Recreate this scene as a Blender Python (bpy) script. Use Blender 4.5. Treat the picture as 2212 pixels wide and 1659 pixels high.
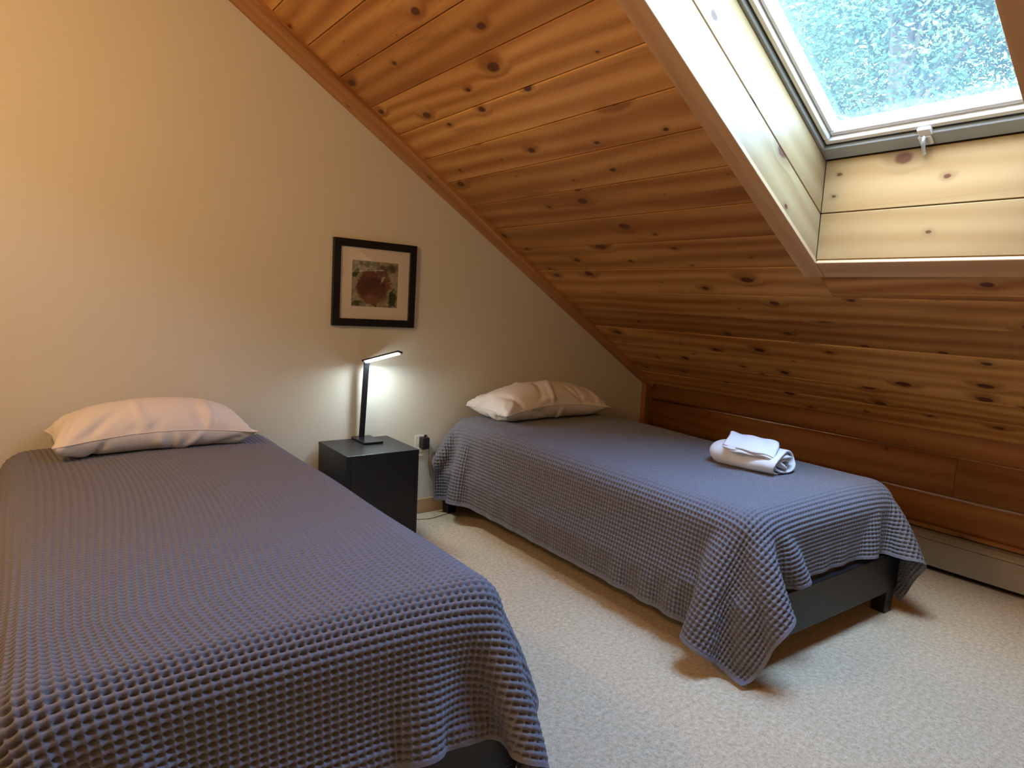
import bpy, bmesh, math, random
import numpy as np
from mathutils import Matrix, Vector

random.seed(7)
rng = np.random.default_rng(7)
scene = bpy.context.scene
for o in list(bpy.data.objects):
    bpy.data.objects.remove(o)
COL = scene.collection

# ------------------------------------------------------------------ camera
def build_camera():
    yaw, pitch, roll = map(math.radians, (36.9235, -7.0026, 2.9221))
    f = Vector((math.sin(yaw)*math.cos(pitch), math.cos(yaw)*math.cos(pitch), math.sin(pitch)))
    r0 = f.cross(Vector((0, 0, 1))).normalized()
    u0 = r0.cross(f)
    r = math.cos(roll)*r0 + math.sin(roll)*u0
    u = -math.sin(roll)*r0 + math.cos(roll)*u0
    cam = bpy.data.cameras.new('camera')
    cam.sensor_width = 36.0
    cam.lens = 1425.2/2212*36.0
    cam.clip_start = 0.05
    cam.clip_end = 200
    o = bpy.data.objects.new('camera', cam)
    o.matrix_world = Matrix(((r.x, u.x, -f.x, 0), (r.y, u.y, -f.y, -3.4), (r.z, u.z, -f.z, 1.285), (0, 0, 0, 1)))
    COL.objects.link(o)
    scene.camera = o
build_camera()

# ------------------------------------------------------------------ world and lights
scene.view_settings.view_transform = 'Standard'
scene.view_settings.look = 'None'
scene.view_settings.exposure = 0.0
scene.view_settings.gamma = 1.0
scene.view_settings.use_curve_mapping = False

SKY_STRENGTH = 13.0
def build_world():
    w = bpy.data.worlds.new('sky')
    scene.world = w
    w.use_nodes = True
    nt = w.node_tree
    bg = nt.nodes['Background']
    sky = nt.nodes.new('ShaderNodeTexSky')
    sky.sky_type = 'NISHITA'
    sky.sun_disc = False
    sky.sun_elevation = math.radians(48)
    sky.sun_rotation = math.radians(270)
    sky.air_density = 1.0
    sky.dust_density = 0.6
    sky.ozone_density = 3.0
    nt.links.new(sky.outputs[0], bg.inputs[0])
    bg.inputs[1].default_value = SKY_STRENGTH
build_world()

def lamp(name, kind, loc, energy, color, size=0.1, rot=None, size_y=None, portal=False, spread=None):
    l = bpy.data.lights.new(name, kind)
    l.energy = energy
    l.color = color
    if kind == 'AREA':
        l.size = size
        if size_y:
            l.shape = 'RECTANGLE'; l.size_y = size_y
        if portal:
            l.cycles.is_portal = True
        if spread:
            l.spread = spread
    else:
        l.shadow_soft_size = size
    o = bpy.data.objects.new(name, l)
    o.location = loc
    if rot is not None:
        o.rotation_euler = rot
    COL.objects.link(o)
    return o
# warm lamp on the unseen left side and an added fill behind the camera
lamp('warm_wall_lamp', 'POINT', (-0.62, -1.55, 2.05), 56, (1.0, 0.60, 0.29), 0.12)
lamp('warm_fill', 'POINT', (-0.5, -4.3, 2.15), 9, (1.0, 0.62, 0.30), 0.15)

# ------------------------------------------------------------------ geometry constants
SL = math.radians(32.056)
CS, SN = math.cos(SL), math.sin(SL)
O3 = np.array([3.809, 0.0, 0.72])
def sp(s, y, o):
    """slope coordinates: s up the slope from the knee wall, y, o above the trim face"""
    return (O3[0] - s*CS + o*SN, y, O3[2] + s*SN + o*CS)

# ------------------------------------------------------------------ node helpers
def newmat(name):
    m = bpy.data.materials.new(name)
    m.use_nodes = True
    nt = m.node_tree
    return m, nt, nt.nodes['Principled BSDF']
class NT:
    def __init__(s, nt): s.nt = nt
    def n(s, t, **kw):
        nd = s.nt.nodes.new(t)
        for k, v in kw.items(): setattr(nd, k, v)
        return nd
    def link(s, a, b): s.nt.links.new(a, b)
    def setin(s, nd, i, v):
        if hasattr(v, 'links') or isinstance(v, bpy.types.NodeSocket): s.link(v, nd.inputs[i])
        else: nd.inputs[i].default_value = v
    def math(s, op, a, b=0.0, c=None, clamp=False):
        nd = s.n('ShaderNodeMath', operation=op, use_clamp=clamp)
        s.setin(nd, 0, a); s.setin(nd, 1, b)
        if c is not None: s.setin(nd, 2, c)
        return nd.outputs[0]
    def vmath(s, op, a, b=(0, 0, 0)):
        nd = s.n('ShaderNodeVectorMath', operation=op)
        s.setin(nd, 0, a); s.setin(nd, 1, b)
        return nd.outputs[1] if op in ('LENGTH', 'DISTANCE', 'DOT_PRODUCT') else nd.outputs[0]
    def noise(s, vec, scale, detail=2.0, rough=0.5, dist=0.0):
        nd = s.n('ShaderNodeTexNoise')
        s.link(vec, nd.inputs['Vector'])
        nd.inputs['Scale'].default_value = scale
        nd.inputs['Detail'].default_value = detail
        nd.inputs['Roughness'].default_value = rough
        nd.inputs['Distortion'].default_value = dist
        return nd
    def ramp(s, fac, stops, interp='LINEAR'):
        nd = s.n('ShaderNodeValToRGB')
        cr = nd.color_ramp
        cr.interpolation = interp
        while len(cr.elements) < len(stops): cr.elements.new(0.5)
        for e, (p, c) in zip(cr.elements, stops):
            e.position = p
            e.color = (*c, 1) if len(c) == 3 else c
        s.link(fac, nd.inputs[0])
        return nd.outputs[0]
    def mix(s, fac, a, b, mode='MIX'):
        nd = s.n('ShaderNodeMix', data_type='RGBA', blend_type=mode)
        s.setin(nd, 0, fac)
        for i, v in ((6, a), (7, b)):
            if isinstance(v, bpy.types.NodeSocket): s.link(v, nd.inputs[i])
            else: nd.inputs[i].default_value = (*v, 1)
        return nd.outputs[2]
    def maprange(s, v, a, b, c, d, smooth=False):
        nd = s.n('ShaderNodeMapRange')
        if smooth: nd.interpolation_type = 'SMOOTHSTEP'
        s.setin(nd, 0, v)
        for i, x in zip((1, 2, 3, 4), (a, b, c, d)): s.setin(nd, i, x)
        return nd.outputs[0]
    def bump(s, h, strength, dist):
        nd = s.n('ShaderNodeBump')
        nd.inputs['Strength'].default_value = strength
        nd.inputs['Distance'].default_value = dist
        s.link(h, nd.inputs['Height'])
        return nd.outputs[0]

def pine(name, light=(0.62, 0.325, 0.095), dark=(0.33, 0.115, 0.022), knots=1.65, rough=0.42, tone=0.30, kn_len=0.34):
    """board wood: grain runs along local X, width along local Y; each object gets its own grain and tone"""
    m, nt, P = newmat(name)
    N = NT(nt)
    tc = N.n('ShaderNodeTexCoord').outputs['Object']
    info = N.n('ShaderNodeObjectInfo')
    rnd = info.outputs['Random']
    comb = N.n('ShaderNodeCombineXYZ')
    N.link(N.math('MULTIPLY', rnd, 37.0), comb.inputs[0])
    N.link(N.math('MULTIPLY', rnd, 61.3), comb.inputs[1])
    N.link(N.math('MULTIPLY', rnd, 17.7), comb.inputs[2])
    v = N.vmath('ADD', tc, comb.outputs[0])
    # knots: one cell every kn_len metres of length
    kv = N.vmath('MULTIPLY', v, (1/kn_len, 1/0.17, 0.0))
    vor = N.n('ShaderNodeTexVoronoi', voronoi_dimensions='2D', feature='F1')
    N.link(kv, vor.inputs['Vector'])
    vor.inputs['Scale'].default_value = 1.0
    vor.inputs['Randomness'].default_value = 0.85
    d = N.vmath('MULTIPLY', N.vmath('SUBTRACT', kv, vor.outputs['Position']), (kn_len, 0.17, 0.0))
    sepc = N.n('ShaderNodeSeparateColor')
    N.link(vor.outputs['Color'], sepc.inputs[0])
    cr, cg = sepc.outputs[0], sepc.outputs[1]
    dn = N.noise(v, 30, 1).outputs[0]
    dist = N.vmath('LENGTH', N.vmath('MULTIPLY', d, (0.62, 1.0, 0.0)))
    dist = N.math('ADD', dist, N.math('MULTIPLY', N.math('SUBTRACT', dn, 0.5), 0.010))
    size = N.maprange(cr, 0.25, 1.0, 0.0, 0.0155*knots)          # a part of the cells has none
    core = N.maprange(N.math('DIVIDE', dist, N.math('ADD', size, 0.0006)), 0.65, 1.15, 1.0, 0.0, True)
    halo = N.maprange(N.math('DIVIDE', dist, N.math('ADD', size, 0.0006)), 0.9, 3.2, 1.0, 0.0, True)
    # grain: long bands, pushed aside round the knots
    push = N.math('MULTIPLY', halo, N.math('MULTIPLY', size, 2.2))
    cmb2 = N.n('ShaderNodeCombineXYZ')
    N.link(push, cmb2.inputs[1])
    gv = N.vmath('ADD', v, cmb2.outputs[0])
    big = N.noise(N.vmath('MULTIPLY', gv, (0.8, 5.0, 3.0)), 1.0, 2.0, 0.5, 0.9).outputs[0]
    wav = N.n('ShaderNodeTexWave', bands_direction='Y')
    N.link(N.vmath('MULTIPLY', gv, (0.5, 3.2, 2.0)), wav.inputs['Vector'])
    wav.inputs['Scale'].default_value = 1.0
    wav.inputs['Distortion'].default_value = 9.0
    wav.inputs['Detail'].default_value = 2.0
    wav.inputs['Detail Scale'].default_value = 0.8
    fine = N.noise(N.vmath('MULTIPLY', gv, (3.0, 110.0, 40.0)), 1.0, 3.0, 0.6).outputs[0]
    g = N.math('ADD', N.math('MULTIPLY', wav.outputs['Fac'], 0.38), N.math('ADD', N.math('MULTIPLY', big, 0.75), N.math('MULTIPLY', fine, 0.16)))
    base = N.ramp(g, [(0.28, dark), (0.62, tuple((a+b)/2 for a, b in zip(light, dark))), (0.92, light)])
    # heart-wood streaks
    st = N.noise(N.vmath('MULTIPLY', gv, (0.7, 11.0, 6.0)), 1.0, 3.0, 0.6, 1.0).outputs[0]
    stf = N.maprange(st, 0.58, 0.74, 0.0, 0.55, True)
    base = N.mix(stf, base, tuple(c*0.66 for c in dark))
    tn = N.maprange(rnd, 0.0, 1.0, 1.0-tone, 1.0+tone*0.55)
    tcol = N.n('ShaderNodeCombineColor')
    N.link(tn, tcol.inputs[0]); N.link(N.math('POWER', tn, 1.25), tcol.inputs[1]); N.link(N.math('POWER', tn, 1.5), tcol.inputs[2])
    base = N.mix(1.0, base, tcol.outputs[0], 'MULTIPLY')
    base = N.mix(N.math('MULTIPLY', halo, 0.42), base, tuple(c*0.5 for c in dark))
    base = N.mix(core, base, (0.10, 0.032, 0.013))
    N.link(base, P.inputs['Base Color'])
    P.inputs['Roughness'].default_value = rough
    P.inputs['Specular IOR Level'].default_value = 0.32
    N.link(N.bump(g, 0.25, 0.002), P.inputs['Normal'])
    return m

def plain(name, col, rough=0.5, spec=0.5, metal=0.0, bumpscale=0, bumpstr=0.1, var=0.0):
    m, nt, P = newmat(name)
    N = NT(nt)
    tc = N.n('ShaderNodeTexCoord').outputs['Object']
    n1 = N.noise(tc, bumpscale or 12, 4)
    if var:
        N.link(N.mix(n1.outputs[0], tuple(c*(1-var) for c in col), tuple(min(1, c*(1+var)) for c in col)), P.inputs['Base Color'])
    else:
        P.inputs['Base Color'].default_value = (*col, 1)
    P.inputs['Roughness'].default_value = rough
    P.inputs['Specular IOR Level'].default_value = spec
    P.inputs['Metallic'].default_value = metal
    if bumpscale: N.link(N.bump(n1.outputs[0], bumpstr, 0.002), P.inputs['Normal'])
    return m

M = {}
M['ceiling_pine'] = pine('ceiling_pine')
M['trim_pine'] = pine('trim_pine', (0.42, 0.19, 0.06), (0.30, 0.11, 0.028), 0.9, 0.38, 0.12, 0.6)
M['shaft_pine'] = pine('shaft_pine', (0.35, 0.225, 0.092), (0.27, 0.155, 0.055), 1.5, 0.45, 0.10, 0.42)
M['log_pine'] = pine('log_pine', (0.33, 0.145, 0.040), (0.24, 0.085, 0.018), 0.8, 0.58, 0.15, 0.6)
M['base_pine'] = pine('base_pine', (0.62, 0.42, 0.22), (0.52, 0.30, 0.13), 0.4, 0.45, 0.1, 0.8)
M['wall_paint'] = plain('wall_paint', (0.68, 0.645, 0.50), 0.75, 0.25, bumpscale=90, bumpstr=0.12)
M['black_wood'] = plain('black_wood', (0.0075, 0.0080, 0.0080), 0.36, 0.45, bumpscale=160, bumpstr=0.15)
M['bed_black'] = plain('bed_black', (0.011, 0.0115, 0.012), 0.42, 0.4, bumpscale=40, bumpstr=0.1)
M['lamp_black'] = plain('lamp_black', (0.008, 0.008, 0.009), 0.28, 0.5)
M['frame_black'] = plain('frame_black', (0.0065, 0.005, 0.005), 0.45, 0.35)
M['sheet_white'] = plain('sheet_white', (0.80, 0.76, 0.70), 0.85, 0.1, bumpscale=60, bumpstr=0.3)
M['plug_black'] = plain('plug_black', (0.010, 0.010, 0.010), 0.4, 0.5)
M['outlet_white'] = plain('outlet_white', (0.74, 0.70, 0.60), 0.4, 0.4)
M['cord_grey'] = plain('cord_grey', (0.05, 0.05, 0.048), 0.5, 0.4)
M['heater_cream'] = plain('heater_cream', (0.33, 0.28, 0.205), 0.5, 0.35, var=0.06)
M['heater_dark'] = plain('heater_dark', (0.03, 0.022, 0.016), 0.7, 0.2)
M['curb_grey'] = plain('curb_grey', (0.33, 0.36, 0.36), 0.35, 0.5)
M['sash_white'] = plain('sash_white', (0.78, 0.76, 0.72), 0.35, 0.5)
M['gasket_dark'] = plain('gasket_dark', (0.05, 0.055, 0.06), 0.6, 0.3)
M['latch_metal'] = plain('latch_metal', (0.65, 0.68, 0.70), 0.28, 0.5, 0.8)
M['mat_cream'] = plain('mat_cream', (0.76, 0.66, 0.55), 0.8, 0.15)
M['roof_dark'] = plain('roof_dark', (0.09, 0.06, 0.04), 0.9, 0.1)
M['bark'] = plain('bark', (0.09, 0.075, 0.06), 0.9, 0.1, bumpscale=9, bumpstr=0.8, var=0.4)

def mat_carpet():
    m, nt, P = newmat('carpet')
    N = NT(nt)
    tc = N.n('ShaderNodeTexCoord').outputs['Object']
    a = N.noise(tc, 210, 3, 0.7).outputs[0]
    b = N.noise(tc, 60, 3, 0.65).outputs[0]
    c = N.noise(tc, 3.0, 2).outputs[0]
    h = N.math('ADD', N.math('MULTIPLY', a, 0.5), N.math('MULTIPLY', b, 0.5))
    col = N.ramp(h, [(0.36, (0.45, 0.335, 0.18)), (0.50, (0.69, 0.54, 0.33)), (0.64, (0.86, 0.71, 0.47))])
    col = N.mix(N.maprange(c, 0.3, 0.7, 0.0, 0.12), col, (0.40, 0.31, 0.20))
    N.link(col, P.inputs['Base Color'])
    P.inputs['Roughness'].default_value = 0.95
    P.inputs['Specular IOR Level'].default_value = 0.08
    P.inputs['Sheen Weight'].default_value = 0.15
    N.link(N.bump(h, 0.8, 0.006), P.inputs['Normal'])
    return m
M['carpet'] = mat_carpet()

def mat_knit():
    m, nt, P = newmat('waffle_knit')
    N = NT(nt)
    tc = N.n('ShaderNodeTexCoord').outputs['Object']
    a = N.noise(tc, 420, 3, 0.7).outputs[0]
    b = N.noise(tc, 5, 2).outputs[0]
    col = N.ramp(a, [(0.3, (0.143, 0.138, 0.145)), (0.7, (0.230, 0.222, 0.233))])
    col = N.mix(N.maprange(b, 0.3, 0.7, 0.0, 0.12), col, (0.155, 0.15, 0.165))
    N.link(col, P.inputs['Base Color'])
    P.inputs['Roughness'].default_value = 0.92
    P.inputs['Specular IOR Level'].default_value = 0.1
    P.inputs['Sheen Weight'].default_value = 0.12
    P.inputs['Sheen Roughness'].default_value = 0.5
    N.link(N.bump(a, 0.5, 0.0012), P.inputs['Normal'])
    return m
M['knit'] = mat_knit()

def mat_cotton(name, col, scale=300, s=0.25, sheen=0.1):
    m, nt, P = newmat(name)
    N = NT(nt)
    tc = N.n('ShaderNodeTexCoord').outputs['Object']
    a = N.noise(tc, scale, 2, 0.6).outputs[0]
    P.inputs['Base Color'].default_value = (*col, 1)
    P.inputs['Roughness'].default_value = 0.85
    P.inputs['Specular IOR Level'].default_value = 0.12
    P.inputs['Sheen Weight'].default_value = sheen
    P.inputs['Subsurface Weight'].default_value = 0.0
    N.link(N.bump(a, s, 0.002), P.inputs['Normal'])
    return m
M['pillow_cotton'] = mat_cotton('pillow_cotton', (0.80, 0.74, 0.66), 500, 0.08)
M['terry'] = mat_cotton('terry', (0.80, 0.80, 0.77), 330, 0.8, 0.3)

def mat_leaf():
    m, nt, P = newmat('leaf')
    N = NT(nt)
    tc = N.n('ShaderNodeTexCoord').outputs['Object']
    a = N.noise(tc, 1.7, 3).outputs[0]
    col = N.ramp(a, [(0.38, (0.045, 0.095, 0.070)), (0.57, (0.065, 0.125, 0.075)), (0.72, (0.16, 0.24, 0.09))])
    out = nt.nodes['Material Output']
    dif = N.n('ShaderNodeBsdfDiffuse'); trn = N.n('ShaderNodeBsdfTranslucent'); mx = N.n('ShaderNodeMixShader')
    N.link(col, dif.inputs[0]); N.link(col, trn.inputs[0])
    mx.inputs[0].default_value = 0.35
    N.link(dif.outputs[0], mx.inputs[1]); N.link(trn.outputs[0], mx.inputs[2])
    N.link(mx.outputs[0], out.inputs[0])
    nt.nodes.remove(P)
    return m
M['leaf'] = mat_leaf()

def mat_pane(name, tint, refl=0.05, haze=0.0):
    m, nt, P = newmat(name)
    N = NT(nt)
    out = nt.nodes['Material Output']
    tr = N.n('ShaderNodeBsdfTransparent'); gl = N.n('ShaderNodeBsdfGlossy'); mx = N.n('ShaderNodeMixShader')
    lw = N.n('ShaderNodeLayerWeight')
    lw.inputs[0].default_value = 0.5
    fac = N.math('ADD', N.math('MULTIPLY', N.math('POWER', lw.outputs['Facing'], 4.0), 0.85), refl)
    tr.inputs[0].default_value = (*tint, 1)
    gl.inputs['Roughness'].default_value = 0.02
    N.link(fac, mx.inputs[0]); N.link(gl.outputs[0], mx.inputs[2])
    if haze:                                # hazy daylight glow put into the pane as a pale translucent mix
        ds = N.n('ShaderNodeBsdfTranslucent'); ds.inputs[0].default_value = (0.8, 0.86, 0.88, 1)
        m2 = N.n('ShaderNodeMixShader'); m2.inputs[0].default_value = haze
        N.link(tr.outputs[0], m2.inputs[1]); N.link(ds.outputs[0], m2.inputs[2]); N.link(m2.outputs[0], mx.inputs[1])
    else: N.link(tr.outputs[0], mx.inputs[1])
    N.link(mx.outputs[0], out.inputs[0])
    nt.nodes.remove(P)
    return m
M['window_glass'] = mat_pane('window_glass', (0.90, 0.96, 0.965), 0.05, 0.010)
M['picture_glass'] = mat_pane('picture_glass', (0.985, 0.99, 0.985), 0.03)

def mat_led():
    m, nt, P = newmat('led_diffuser')
    P.inputs['Base Color'].default_value = (0.9, 0.9, 0.9, 1)
    P.inputs['Emission Color'].default_value = (0.72, 0.87, 1.0, 1)
    P.inputs['Emission Strength'].default_value = 175.0
    return m
M['led'] = mat_led()

def mat_art():
    """flat print: a loose brown-red bloom with dark green leaves on a grey-green ground"""
    m, nt, P = newmat('flower_print')
    N = NT(nt)
    tc = N.n('ShaderNodeTexCoord').outputs['Object']       # x, z in metres from the print's centre
    ns = N.noise(tc, 38, 6, 0.7).outputs['Color']
    v = N.vmath('ADD', tc, N.vmath('MULTIPLY', N.vmath('SUBTRACT', ns, (0.5, 0.5, 0.5)), (0.075, 0.0, 0.075)))
    v2 = N.noise(tc, 18, 3).outputs[0]
    col = N.ramp(v2, [(0.35, (0.25, 0.22, 0.12)), (0.6, (0.40, 0.36, 0.24))])
    def blob(cx, cz, rx, rz, c, soft=0.22, ang=0.0):
        nonlocal col
        mp = N.n('ShaderNodeMapping')
        mp.vector_type = 'TEXTURE'
        mp.inputs['Location'].default_value = (cx, 0, cz)
        mp.inputs['Rotation'].default_value = (0, ang, 0)
        mp.inputs['Scale'].default_value = (rx, 1e3, rz)
        N.link(v, mp.inputs['Vector'])
        L = N.vmath('LENGTH', mp.outputs[0])
        f = N.maprange(L, 1.0-soft, 1.0+soft, 1.0, 0.0, True)
        col = N.mix(f, col, c)
    G = (0.035, 0.045, 0.015)
    blob(0.105, -0.075, 0.020, 0.052, G, 0.3, 0.1)
    blob(-0.112, 0.055, 0.014, 0.030, G, 0.3, 0.7)
    blob(0.105, 0.092, 0.026, 0.022, (0.07, 0.075, 0.03), 0.4)
    blob(-0.105, -0.105, 0.028, 0.016, (0.06, 0.065, 0.03), 0.4)
    blob(-0.03, 0.105, 0.05, 0.014, (0.12, 0.09, 0.05), 0.4)
    blob(0.0, -0.112, 0.018, 0.010, (0.12, 0.035, 0.02), 0.4)
    blob(-0.088, 0.105, 0.018, 0.009, (0.16, 0.07, 0.04), 0.4)
    blob(0.04, 0.075, 0.036, 0.034, (0.12, 0.05, 0.03), 0.25)
    blob(-0.035, 0.035, 0.055, 0.045, (0.15, 0.04, 0.02), 0.2)
    blob(0.055, 0.01, 0.042, 0.05, (0.19, 0.08, 0.05), 0.2)
    blob(-0.01, -0.055, 0.078, 0.055, (0.20, 0.085, 0.055), 0.2)
    blob(-0.07, -0.02, 0.040, 0.048, (0.11, 0.03, 0.015), 0.2)
    blob(0.0, 0.0, 0.062, 0.042, (0.075, 0.024, 0.014), 0.25)
    blob(0.02, -0.035, 0.05, 0.025, (0.12, 0.04, 0.024), 0.3)
    blob(0.042, 0.028, 0.010, 0.014, (0.50, 0.40, 0.30), 0.3)
    col = N.mix(1.0, col, N.ramp(N.noise(tc, 45, 5, 0.7).outputs[0], [(0.3, (0.55, 0.55, 0.55)), (0.7, (1.35, 1.35, 1.3))]), 'MULTIPLY')
    N.link(col, P.inputs['Base Color'])
    P.inputs['Roughness'].default_value = 0.7
    return m
M['art'] = mat_art()

# ------------------------------------------------------------------ object helpers
def link(name, me, mat, parent=None, loc=None, smooth=False):
    if mat and not me.materials: me.materials.append(mat)
    if smooth:
        me.polygons.foreach_set('use_smooth', [True]*len(me.polygons))
    o = bpy.data.objects.new(name, me)
    if loc is not None: o.location = loc
    COL.objects.link(o)
    if parent: o.parent = parent
    return o
def tag(o, label=None, cat=None, group=None, kind=None):
    if label: o['label'] = label
    if cat: o['category'] = cat
    if group: o['group'] = group
    if kind: o['kind'] = kind
    return o
def empty(name, loc=(0, 0, 0), rz=0.0):
    o = bpy.data.objects.new(name, None)
    o.location = loc; o.rotation_euler = (0, 0, rz)
    o.empty_display_size = 0.1
    COL.objects.link(o)
    return o
def bm_mesh(bm, name='mesh'):
    me = bpy.data.meshes.new(name)
    bmesh.ops.recalc_face_normals(bm, faces=bm.faces)
    bm.to_mesh(me); bm.free()
    return me
def add_box(bm, lo, hi, bevel=0.0, seg=1):
    vs = [bm.verts.new((x, y, z)) for x in (lo[0], hi[0]) for y in (lo[1], hi[1]) for z in (lo[2], hi[2])]
    F = [(0, 1, 3, 2), (4, 6, 7, 5), (0, 4, 5, 1), (2, 3, 7, 6), (0, 2, 6, 4), (1, 5, 7, 3)]
    fs = [bm.faces.new([vs[i] for i in f]) for f in F]
    if bevel:
        es = list({e for f in fs for e in f.edges})
        bmesh.ops.bevel(bm, geom=es, offset=bevel, segments=seg, profile=0.5, affect='EDGES')
    return vs
def box(name, lo, hi, mat, parent=None, bevel=0.0, seg=1, origin=None):
    bm = bmesh.new()
    c = np.array(origin) if origin is not None else (np.array(lo)+np.array(hi))/2
    add_box(bm, np.array(lo)-c, np.array(hi)-c, bevel, seg)
    return link(name, bm_mesh(bm), mat, parent, tuple(c))
def prism(name, pts, mat, parent=None, bevel=0.0):
    """pts: 8 corner points, bottom quad then top quad"""
    P = np.array(pts, float); c = P.mean(0)
    bm = bmesh.new()
    vs = [bm.verts.new(p-c) for p in P]
    for f in ((0, 3, 2, 1), (4, 5, 6, 7), (0, 1, 5, 4), (1, 2, 6, 5), (2, 3, 7, 6), (3, 0, 4, 7)):
        bm.faces.new([vs[i] for i in f])
    bmesh.ops.recalc_face_normals(bm, faces=bm.faces)
    if bevel: bmesh.ops.bevel(bm, geom=list(bm.edges), offset=bevel, segments=1, profile=0.5, affect='EDGES')
    return link(name, bm_mesh(bm), mat, parent, tuple(c))
def board(name, origin, ex, ey, ez, L, W, T, mat, parent=None, bevel=0.004, ends=None):
    """a board with local X along its length (grain), Y across, Z thickness; origin is its centre.
    ends: optional 4 extra lengths to skew/taper (dx at -y low end, +y low end, -y high end, +y high end)"""
    bm = bmesh.new()
    vs = add_box(bm, (-L/2, -W/2, -T/2), (L/2, W/2, T/2))
    if ends:
        for v in vs:
            k = (0 if v.co.x < 0 else 2) + (0 if v.co.y < 0 else 1)
            v.co.x += ends[k]
    if bevel: bmesh.ops.bevel(bm, geom=list(bm.edges), offset=bevel, segments=1, profile=0.5, affect='EDGES')
    o = link(name, bm_mesh(bm), mat, parent)
    o.matrix_local = Matrix(((ex[0], ey[0], ez[0], origin[0]), (ex[1], ey[1], ez[1], origin[1]), (ex[2], ey[2], ez[2], origin[2]), (0, 0, 0, 1)))
    return o
def tube(name, pts, r, mat, parent=None, res=8):
    cu = bpy.data.curves.new(name, 'CURVE')
    cu.dimensions = '3D'
    s = cu.splines.new('NURBS' if len(pts) > 3 else 'POLY')
    s.points.add(len(pts)-1)
    for p, q in zip(s.points, pts): p.co = (*q, 1)
    if len(pts) > 3: s.use_endpoint_u = True; s.order_u = 4
    cu.bevel_depth = r; cu.bevel_resolution = 3; cu.resolution_u = res
    cu.use_fill_caps = True
    tmp = bpy.data.objects.new('tmp', cu)
    COL.objects.link(tmp)
    dg = bpy.context.evaluated_depsgraph_get()
    me = bpy.data.meshes.new_from_object(tmp.evaluated_get(dg))
    bpy.data.objects.remove(tmp)
    return link(name, me, mat, parent, smooth=True)
def grid_mesh(V, closed_u=False):
    """V: (nu, nv, 3) -> mesh"""
    nu, nv = V.shape[:2]
    idx = np.arange(nu*nv).reshape(nu, nv)
    a = idx[:-1, :-1].ravel(); b = idx[1:, :-1].ravel(); c = idx[1:, 1:].ravel(); d = idx[:-1, 1:].ravel()
    q = np.stack([a, b, c, d], 1)
    me = bpy.data.meshes.new('mesh')
    me.vertices.add(nu*nv)
    me.vertices.foreach_set('co', V.astype(np.float32).ravel())
    me.loops.add(q.size); me.polygons.add(len(q))
    me.loops.foreach_set('vertex_index', q.ravel().astype(np.int32))
    me.polygons.foreach_set('loop_start', (np.arange(len(q))*4).astype(np.int32))
    me.update(calc_edges=True)
    me.polygons.foreach_set('use_smooth', np.ones(len(q), bool))
    me.validate()
    return me

# ================================================================== THE SETTING
XL, YB = -1.35, -5.2                       # unseen left wall and back wall
tag(box('floor', (XL-0.1, YB-0.1, -0.15), (4.0, 0.12, 0.0), M['carpet'], origin=(0, 0, 0)), kind='structure')

def gable_wall(name, y0, y1):
    bm = bmesh.new()
    zt = lambda x: O3[2] + (O3[0]-x)*SN/CS + 0.10
    prof = [(XL-0.1, -0.15), (4.0, -0.15), (4.0, zt(4.0)), (XL-0.1, zt(XL-0.1))]
    a = [bm.verts.new((x, y0, z)) for x, z in prof]; b = [bm.verts.new((x, y1, z)) for x, z in prof]
    bm.faces.new(a); bm.faces.new(b[::-1])
    for i in range(4): bm.faces.new((a[i], a[(i+1) % 4], b[(i+1) % 4], b[i]))
    return tag(link(name, bm_mesh(bm), M['wall_paint']), kind='structure')
gable_wall('wall_head', 0.0, 0.12)
gable_wall('wall_back', YB-0.1, YB)
tag(box('wall_left', (XL-0.1, YB, 0.0), (XL, 0.0, 4.0), M['wall_paint']), kind='structure')

# sloped plank ceiling, opening for the skylight
SY0, SY1 = -1.95, -2.775                   # opening in y
SS0, SS1 = 1.46, 3.15                      # opening along the slope
ceil = tag(empty('ceiling'), kind='structure')
def slab(s0, s1, y0, y1, o0, o1, name, mat, parent, bevel=0.0):
    pts = [sp(s0, y0, o0), sp(s1, y0, o0), sp(s1, y1, o0), sp(s0, y1, o0), sp(s0, y0, o1), sp(s1, y0, o1), sp(s1, y1, o1), sp(s0, y1, o1)]
    return prism(name, pts, mat, parent, bevel)
SMAX = 6.3
for a in ((-0.3, SS0-0.02, 0.1, YB), (SS1+0.02, SMAX, 0.1, YB), (SS0-0.02, SS1+0.02, 0.1, SY0+0.02), (SS0-0.02, SS1+0.02, SY1-0.02, YB)):
    slab(a[0], a[1], a[2], a[3], 0.045, 0.12, 'roof_deck', M['roof_dark'], ceil)
joints = [-0.02, 0.19, 0.39, 0.59, 0.79, 1.0, 1.20, 1.42, 1.631, 1.83, 2.035, 2.229, 2.415, 2.60, 2.792, 2.99, 3.18, 3.375, 3.57, 3.765, 3.96, 4.155, 4.35, 4.55, 4.75, 4.95, 5.15, 5.35, 5.55, 5.75, 5.95, 6.15]
EXY = (0, 1, 0); EYS = (-CS, 0, SN); EZN = (-SN, 0, -CS)   # plank: length along y, width up the slope, face towards the room
def plank(s0, s1, y0, y1, o=0.024, mat='ceiling_pine', t=0.02, parent=None, name='plank', bevel=0.0035):
    c = sp((s0+s1)/2, (y0+y1)/2, o + t/2)
    return board(name, c, EXY, EYS, EZN, abs(y1-y0), (s1-s0)-0.0025, t, M[mat], parent or ceil, bevel)
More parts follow.
